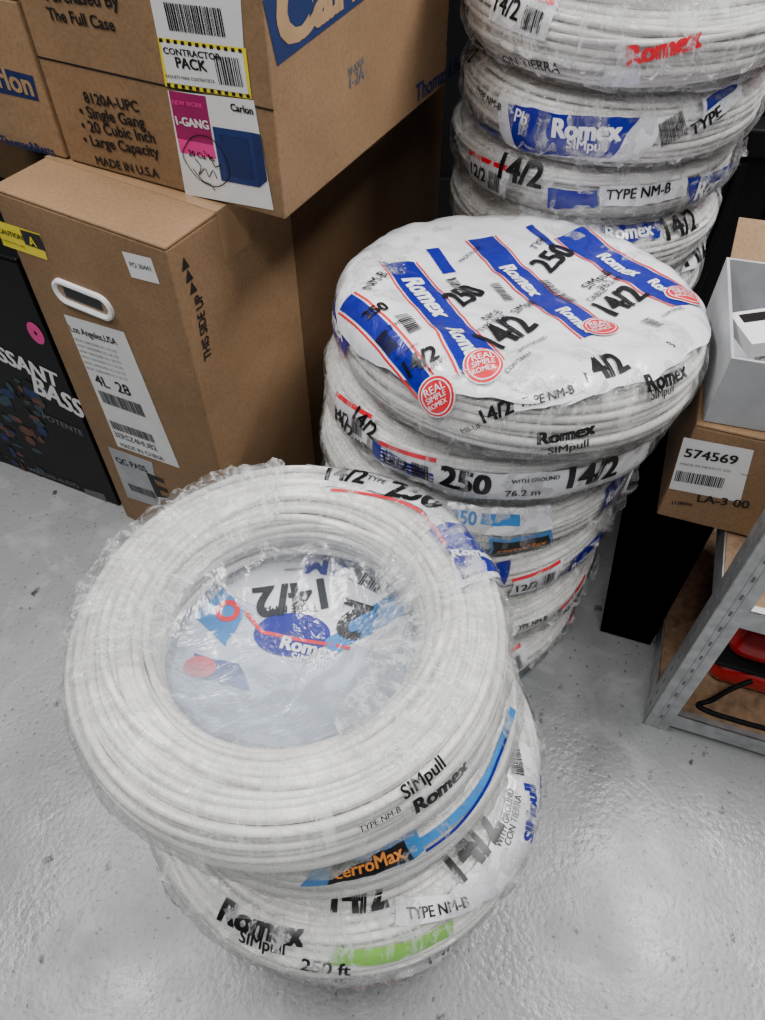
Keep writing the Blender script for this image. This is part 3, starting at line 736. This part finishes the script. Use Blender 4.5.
Q2(UB, S, [(158, 38), (244, 50), (240, -15), (146, -22)], 'paper_white'); put_bars(UB.B, S, (170, 30), (226, 37), 0.022, off=0.0009, n=26)
Q2(UB, S, [(166, 86), (252, 99), (246, 48), (158, 37)], 'print_yellow', 0.0007); Q2(UB, S, [(169, 82), (249, 94), (243, 52), (161, 41)], 'paper_white', 0.0010)
for i in range(12):
    x = 160+i*7.2; Q2(UB, S, [(x, 41.5+i*0.98), (x+3.5, 42+i*0.98), (x+3, 38+i*0.98), (x-0.5, 37.6+i*0.98)], 'print_black', 0.0012)
    Q2(UB, S, [(x+8, 86+i*1.02), (x+11.5, 86.5+i*1.02), (x+11, 83+i*1.02), (x+7.5, 82.6+i*1.02)], 'print_black', 0.0012)
T2(UB, S, 'CONTRACTOR', (165, 53), (222, 60), off=0.0013, bold=0.04, asp=0.8); T2(UB, S, 'PACK', (178, 67), (208, 71), off=0.0013, bold=0.05, asp=0.9); T2(UB, S, 'PAQUETE PARA CONTRATISTA', (167, 77), (216, 83), off=0.0013, bold=0.02)
put_bars(UB.B, S, (220, 84), (245, 87), 0.024, off=0.0013, n=12)
Q2(UB, S, [(186, 194), (274, 210), (254, 100), (168, 90)], 'paper_white', 0.0007)
Q2(UB, S, [(178, 138), (214, 145), (206, 96), (169, 90)], 'print_purple', 0.0009)
Q2(UB, S, [(181, 152), (217, 159), (214, 145), (178, 138)], 'print_pink', 0.0009)
T2(UB, S, '1-GANG', (178, 124), (210, 129), 'paper_white', off=0.0013, bold=0.05); T2(UB, S, 'NEW WORK', (174, 104), (204, 108), 'print_pink', off=0.0013, bold=0.04); T2(UB, S, 'Carlon', (232, 110), (254, 114), 'ink_black', off=0.0013, bold=0.05)
Q2(UB, S, [(222, 180), (260, 187), (252, 132), (213, 126)], 'device_blue', 0.0012); Q2(UB, S, [(260, 187), (268, 180), (261, 134), (252, 132)], 'ink_navy', 0.0013)
Q2(UB, S, [(228, 174), (255, 179), (248, 139), (219, 134)], 'ink_navy', 0.0015)
T2(UB, S, '20 Cu. In.', (190, 155), (216, 161), off=0.0013)
def pen(c, S, pts, w=0.0011):
    n = len(pts); P_ = []
    for i in range(n-1):
        p0 = Vector(pts[max(0, i-1)]); p1 = Vector(pts[i]); p2 = Vector(pts[i+1]); p3 = Vector(pts[min(n-1, i+2)])
        for k in range(5):
            t = k/5; P_.append(0.5*((2*p1)+(p2-p0)*t+(2*p0-5*p1+4*p2-p3)*t*t+(3*p1-p0-3*p2+p3)*t**3))
    P_.append(Vector(pts[-1])); put_ribbon(c.B, S, [tuple(p) for p in P_], w, 'ink_black', 0.0018)
pen(UB, S, [(184, 150), (194, 136), (212, 138), (226, 156), (230, 176), (218, 186), (200, 178), (186, 160), (184, 150)])
pen(UB, S, [(196, 158), (202, 166), (200, 174), (206, 168), (210, 176), (214, 170), (218, 178)]); pen(UB, S, [(194, 168), (204, 180), (212, 184), (216, 190)]); pen(UB, S, [(204, 150), (212, 158), (216, 166), (222, 164)])
S = UB.side
Q2(UB, S, [(277, 66), (400, -28), (400, -90), (262, 0)], 'ink_navy'); T2(UB, S, 'Carlon', (282, 50), (398, -34), 'ink_tan', off=0.001, bold=0.06, asp=0.85)
T2(UB, S, 'Thomas&Betts', (415, 103), (470, 62), 'ink_navy', bold=0.03); T2(UB, S, '1-2A', (350, 88), (364, 77), 'ink_grey'); T2(UB, S, '70-XXX', (348, 76), (364, 63), 'ink_grey')
fin(UB)
P3 = Vector((-0.101, 0.724, 0.575))+Vector((-cos(a27), sin(a27), 0))*0.298
UB2 = carton('cardboard_box', P3, a27, 0.30, 0.40, 0.16, 'cardboard_c'); S = UB2.front
Q2(UB2, S, [(-14, 89), (39, 101), (33, 76), (-20, 62)], 'ink_navy'); T2(UB2, S, 'Carlon', (-24, 80), (35, 96), 'ink_tan', off=0.001, bold=0.04); T2(UB2, S, 'Thomas&Betts', (2, 143), (56, 156), 'ink_navy', bold=0.03)
fin(UB2)
UB3 = carton('cardboard_box', P3+Vector((0, 0, 0.162)), a27, 0.30, 0.40, 0.17, 'cardboard_a'); fin(UB3)
LB3 = carton('cardboard_box', Vector((-0.217, 0.674, 0))+Vector((-cos(a30), sin(a30), 0))*0.262+Vector((sin(a30), cos(a30), 0))*0.25, a30, 0.36, 0.36, 0.573, 'cardboard_shaded'); fin(LB3)
DB = carton('speaker_carton', (-0.452, 0.822, 0), radians(24), 0.42, 0.16, 0.47, 'carton_black', seamtape=False); S = DB.front
T2(DB, S, 'PUISSANT', (-28, 346), (60, 388), 'paper_white', asp=1.2, bold=0.05); T2(DB, S, 'BASS', (36, 392), (84, 418), 'paper_white', asp=1.3, bold=0.05)
T2(DB, S, 'POTENTE', (44, 418), (84, 436), 'ink_grey', bold=0.03)
for k in range(130):
    rnd = random.Random(k); x = rnd.uniform(-30, 44); y = rnd.uniform(372, 468)+x*0.35
    h_ = S.hit(x, y); put_disc(DB.B, S, h_, rnd.uniform(0.003, 0.014), rnd.choice(['print_rust', 'print_teal', 'carton_black', 'print_teal', 'print_rust', 'ink_navy', 'carton_black']), off=0.0003+k*0.000006, uv=True, ry=rnd.uniform(0.003, 0.014), K=1, N=7)
put_disc(DB.B, S, (36, 333), 0.013, 'print_pink', off=0.0008, ry=0.018, r0=0.2); Q2(DB, S, [(90, 505), (112, 512), (104, 494), (84, 488)], 'ink_grey')
T2(DB, S, 'WIRELESS AUDIO', (30, 470), (80, 488), 'ink_grey')
fin(DB)

# ------------------------------------------------------------------ right hand side
SH = Vector((0.358, 0.430, 0)); sa = radians(19.3)
MS = Matrix.Translation(SH) @ Matrix.Rotation(-sa, 4, 'Z')   # x along the front rail, y to the back
r = root('metal_shelf_unit', MS); b = B()
W_, D_ = 0.62, 0.38; Hh = 0.66
for (x, y, sx, sy) in [(0, 0, 1, 1), (W_, 0, -1, 1), (0, D_, 1, -1), (W_, D_, -1, -1)]:
    def sb(a0, a1, c0, c1, z0, z1, mat='galvanized'):
        xs = sorted((x+sx*a0, x+sx*a1)); ys = sorted((y+sy*c0, y+sy*c1)); b.box(MS, (xs[0], ys[0], z0), (xs[1], ys[1], z1), mat)
    sb(0, 0.032, 0, 0.002, 0, Hh); sb(0, 0.002, 0, 0.032, 0, Hh); sb(0.028, 0.032, 0.002, 0.005, 0, Hh); sb(0.002, 0.005, 0.028, 0.032, 0, Hh)
    sb(0.012, 0.013, -0.001, 0, 0, Hh); sb(0.019, 0.020, -0.001, 0, 0, Hh)
    z = 0.03
    while z < Hh-0.02:
        sb(0.0145, 0.0175, -0.0004, 0.0001, z, z+0.009, 'ink_grey'); sb(-0.0004, 0.0001, 0.013, 0.017, z, z+0.010, 'ink_grey'); z += 0.032
for zt in (0.045, 0.30):
    for (lo, hi) in [((0.002, 0.002, zt-0.032), (W_-0.002, 0.004, zt)), ((0.002, D_-0.004, zt-0.032), (W_-0.002, D_-0.002, zt)), ((0.002, 0.004, zt-0.032), (0.004, D_-0.004, zt)), ((W_-0.004, 0.004, zt-0.032), (W_-0.002, D_-0.004, zt)),
                     ((0.004, 0.004, zt-0.032), (W_-0.004, 0.016, zt-0.030)), ((0.004, 0.002, zt-0.002), (W_-0.004, 0.012, zt))]:
        b.box(MS, lo, hi, 'galvanized')
    b.box(MS, (0.005, 0.005, zt-0.012), (W_-0.005, D_-0.005, zt-0.0021), 'particle_board')
b.make('shelf_frame', r, bevel=0.0006)

MC = MS @ Matrix.Translation((-0.078, 0.125, 0)); r = root('dark_gap_filler', MC); b = B()  # added block standing in for the dark, shadowed gap beside the shelf
b.box(MC, (0, 0, 0.004), (0.074, 0.30, 0.285), 'gap_shade_black'); b.box(MC, (0, 0, 0.2865), (0.074, 0.30, 0.299), 'gap_shade_black')
for k in range(2): b.box(MC, (-0.004, 0.08+k*0.14, 0.262), (0, 0.12+k*0.14, 0.298), 'gap_shade_black'); b.box(MC, (0.004, 0.02, 0), (0.07, 0.04, 0.004), 'gap_shade_black')
b.make('gap_filler_body', r, bevel=0.008)

RB = carton('cardboard_box', (MS @ Vector((0.20, 0.105, 0.302))), sa, 0.276, 0.225, 0.145, 'cardboard_a', seamtape=False)
S = RB.front
Q2(RB, S, [(669, 488), (740, 502), (754, 450), (684, 437)], 'paper_white'); T2(RB, S, '574569', (684, 456), (736, 464), off=0.001)
put_bars(RB.B, S, (674, 480), (722, 488), 0.016, off=0.001, n=26); T2(RB, S, 'MADE IN MEXICO 250', (680, 464), (730, 472), 'ink_grey', off=0.001, bold=0.01); T2(RB, S, '* 3 9 1', (740, 474), (748, 476), off=0.001)
T2(RB, S, 'LA-3 00', (697, 501), (748, 508)); T2(RB, S, '(1)8595', (672, 503), (692, 506))
fin(RB)
MO = MS @ Matrix.Translation((-0.070, 0.110, 0.4485)) @ Matrix.Rotation(radians(4), 4, 'Z'); r = root('open_carton', MO); b = B()
w, d, h, t = 0.24, 0.18, 0.080, 0.003
for lo, hi in [((0, 0, 0), (w, d, t)), ((0, 0, t), (w, t, h)), ((0, d-t, t), (w, d, h)), ((0, t, t), (t, d-t, h)), ((w-t, t, t), (w, d-t, h))]: b.box(MO, lo, hi, 'paper_grey')
MF = MO @ Matrix.Translation((0, d, h)) @ Matrix.Rotation(radians(-50), 4, 'X'); b.box(MF, (0.004, 0, 0), (w-0.004, 0.002, 0.045), 'cardboard_c')
b.make('carton_walls', r)
b = B()
for k in range(7):
    rnd = random.Random(k+3); MI = MO @ Matrix.Translation((0.038+0.027*k, 0.06+rnd.uniform(0, 0.05), 0.05+rnd.uniform(0, 0.03))) @ Euler((rnd.uniform(-.5, .5), rnd.uniform(-.5, .5), rnd.uniform(0, 3))).to_matrix().to_4x4()
    b.box(MI, (-0.03, -0.025, -0.008), (0.03, 0.025, 0.008), 'paper_white'); b.box(MI, (-0.02, -0.015, 0.008), (0.005, 0.0, 0.0085), 'print_yellow'); b.box(MI, (0.008, -0.018, 0.008), (0.024, 0.018, 0.0085), 'print_black')
b.make('packets', r, bevel=0.002)

MR = MS @ Matrix.Translation((0.06, 0.065, 0.0435)); r = root('red_tool_case', MR)
def rounded(M, lo, hi, mat, name, bev, parent):
    bb = B(); bb.box(M, lo, hi, mat); o = bb.make(name, parent, True); md = o.modifiers.new('b', 'BEVEL'); md.width = bev; md.segments = 5; return o
rounded(MR, (0, 0, 0), (0.30, 0.20, 0.06), 'plastic_red', 'case_bottom', 0.022, r)
rounded(MR, (0.004, 0.004, 0.056), (0.296, 0.196, 0.115), 'plastic_red', 'case_lid', 0.028, r)
rounded(MR, (0.0, -0.004, 0.054), (0.30, 0.204, 0.060), 'plastic_black', 'seam_band', 0.002, r)
rounded(MR, (0.10, -0.010, 0.040), (0.13, 0.004, 0.075), 'plastic_black', 'latch', 0.004, r)
rounded(MR, (0.10, 0.085, 0.113), (0.20, 0.105, 0.132), 'plastic_black', 'handle', 0.006, r)
cu = bpy.data.curves.new('cord', 'CURVE'); cu.dimensions = '3D'; cu.bevel_depth = 0.0035; cu.bevel_resolution = 3; s_ = cu.splines.new('NURBS')
pts = [(0.11, 0.058, 0.09), (0.085, 0.045, 0.075), (0.075, 0.035, 0.05), (0.06, 0.03, 0.047), (0.055, 0.022, 0.047), (0.09, 0.018, 0.047), (0.18, 0.022, 0.047), (0.26, 0.03, 0.047)]
s_.points.add(len(pts)-1)
for i, p in enumerate(pts): s_.points[i].co = (*(MS @ Vector(p)), 1)
s_.use_endpoint_u = True; s_.order_u = 4; cu.materials.append(MATS['plastic_black']); o = bpy.data.objects.new('power_cord', cu); COL.objects.link(o); attach(o, r)

MK = Matrix.Translation((0.60, 1.12, 0)) @ Matrix.Rotation(radians(-8), 4, 'Z'); r = root('black_crate', MK); b = B()
b.box(MK, (-0.08, 0, 0), (0.34, 0.32, 0.46), 'plastic_black'); b.box(MK, (-0.09, -0.01, 0.46), (0.35, 0.33, 0.50), 'plastic_black')
for k in range(6): b.box(MK, (-0.06+k*0.068, -0.006, 0.04), (-0.045+k*0.068, 0, 0.45), 'plastic_black')
b.make('crate_body', r, bevel=0.004)
PK = carton('pink_carton', MK @ Vector((0.30, 0.04, 0.501)), radians(8), 0.36, 0.24, 0.26, 'print_pink', seamtape=False)
put_quad(PK.B, PK.front, [(0.0, 0.0), (0.36, 0.0), (0.36, 0.13), (0.0, 0.13)], 'carton_black', 0.001, uv=True)
TX(PK.B, PK.front, 'SALE', (0.02, 0.16), (0.15, 0.16), 'paper_white', uv=True, off=0.001); fin(PK)

# ------------------------------------------------------------------ room shell
def slab(name, lo, hi, mat):
    b = B(); b.box(Matrix.Identity(4), lo, hi, mat); return b.make(name)
slab('floor', (-2.5, -2.0, -0.05), (2.5, 1.9, 0), 'floor_epoxy')
slab('wall_back', (-2.5, 1.8, 0), (2.5, 1.9, 2.7), 'wall_dark')
slab('wall_left', (-2.5, -2.0, 0), (-2.4, 1.8, 2.7), 'wall_dark')
slab('baseboard_back', (-2.4, 1.785, 0), (2.5, 1.8, 0.1), 'plastic_black')

# ------------------------------------------------------------------ light
def area(name, loc, sx, sy, e, rot=(0, 0, 0), col=(1, 0.99, 0.975)):
    l = bpy.data.lights.new(name, 'AREA'); l.shape = 'RECTANGLE'; l.size = sx; l.size_y = sy; l.energy = e; l.color = col
    o = bpy.data.objects.new(name, l); o.location = loc; o.rotation_euler = rot; COL.objects.link(o)
area('ceiling_light', (1.05, 0.80, 2.5), 0.22, 1.3, 76)
area('ceiling_light', (-1.05, 0.70, 2.5), 0.22, 1.3, 56)
area('ceiling_light', (0.0, -0.6, 2.5), 1.2, 0.22, 30)
w = bpy.data.worlds.new('world'); scene.world = w; w.use_nodes = True
w.node_tree.nodes['Background'].inputs[0].default_value = (0.93, 0.96, 1.0, 1); w.node_tree.nodes['Background'].inputs[1].default_value = 0.11
print('done', len(bpy.data.objects))
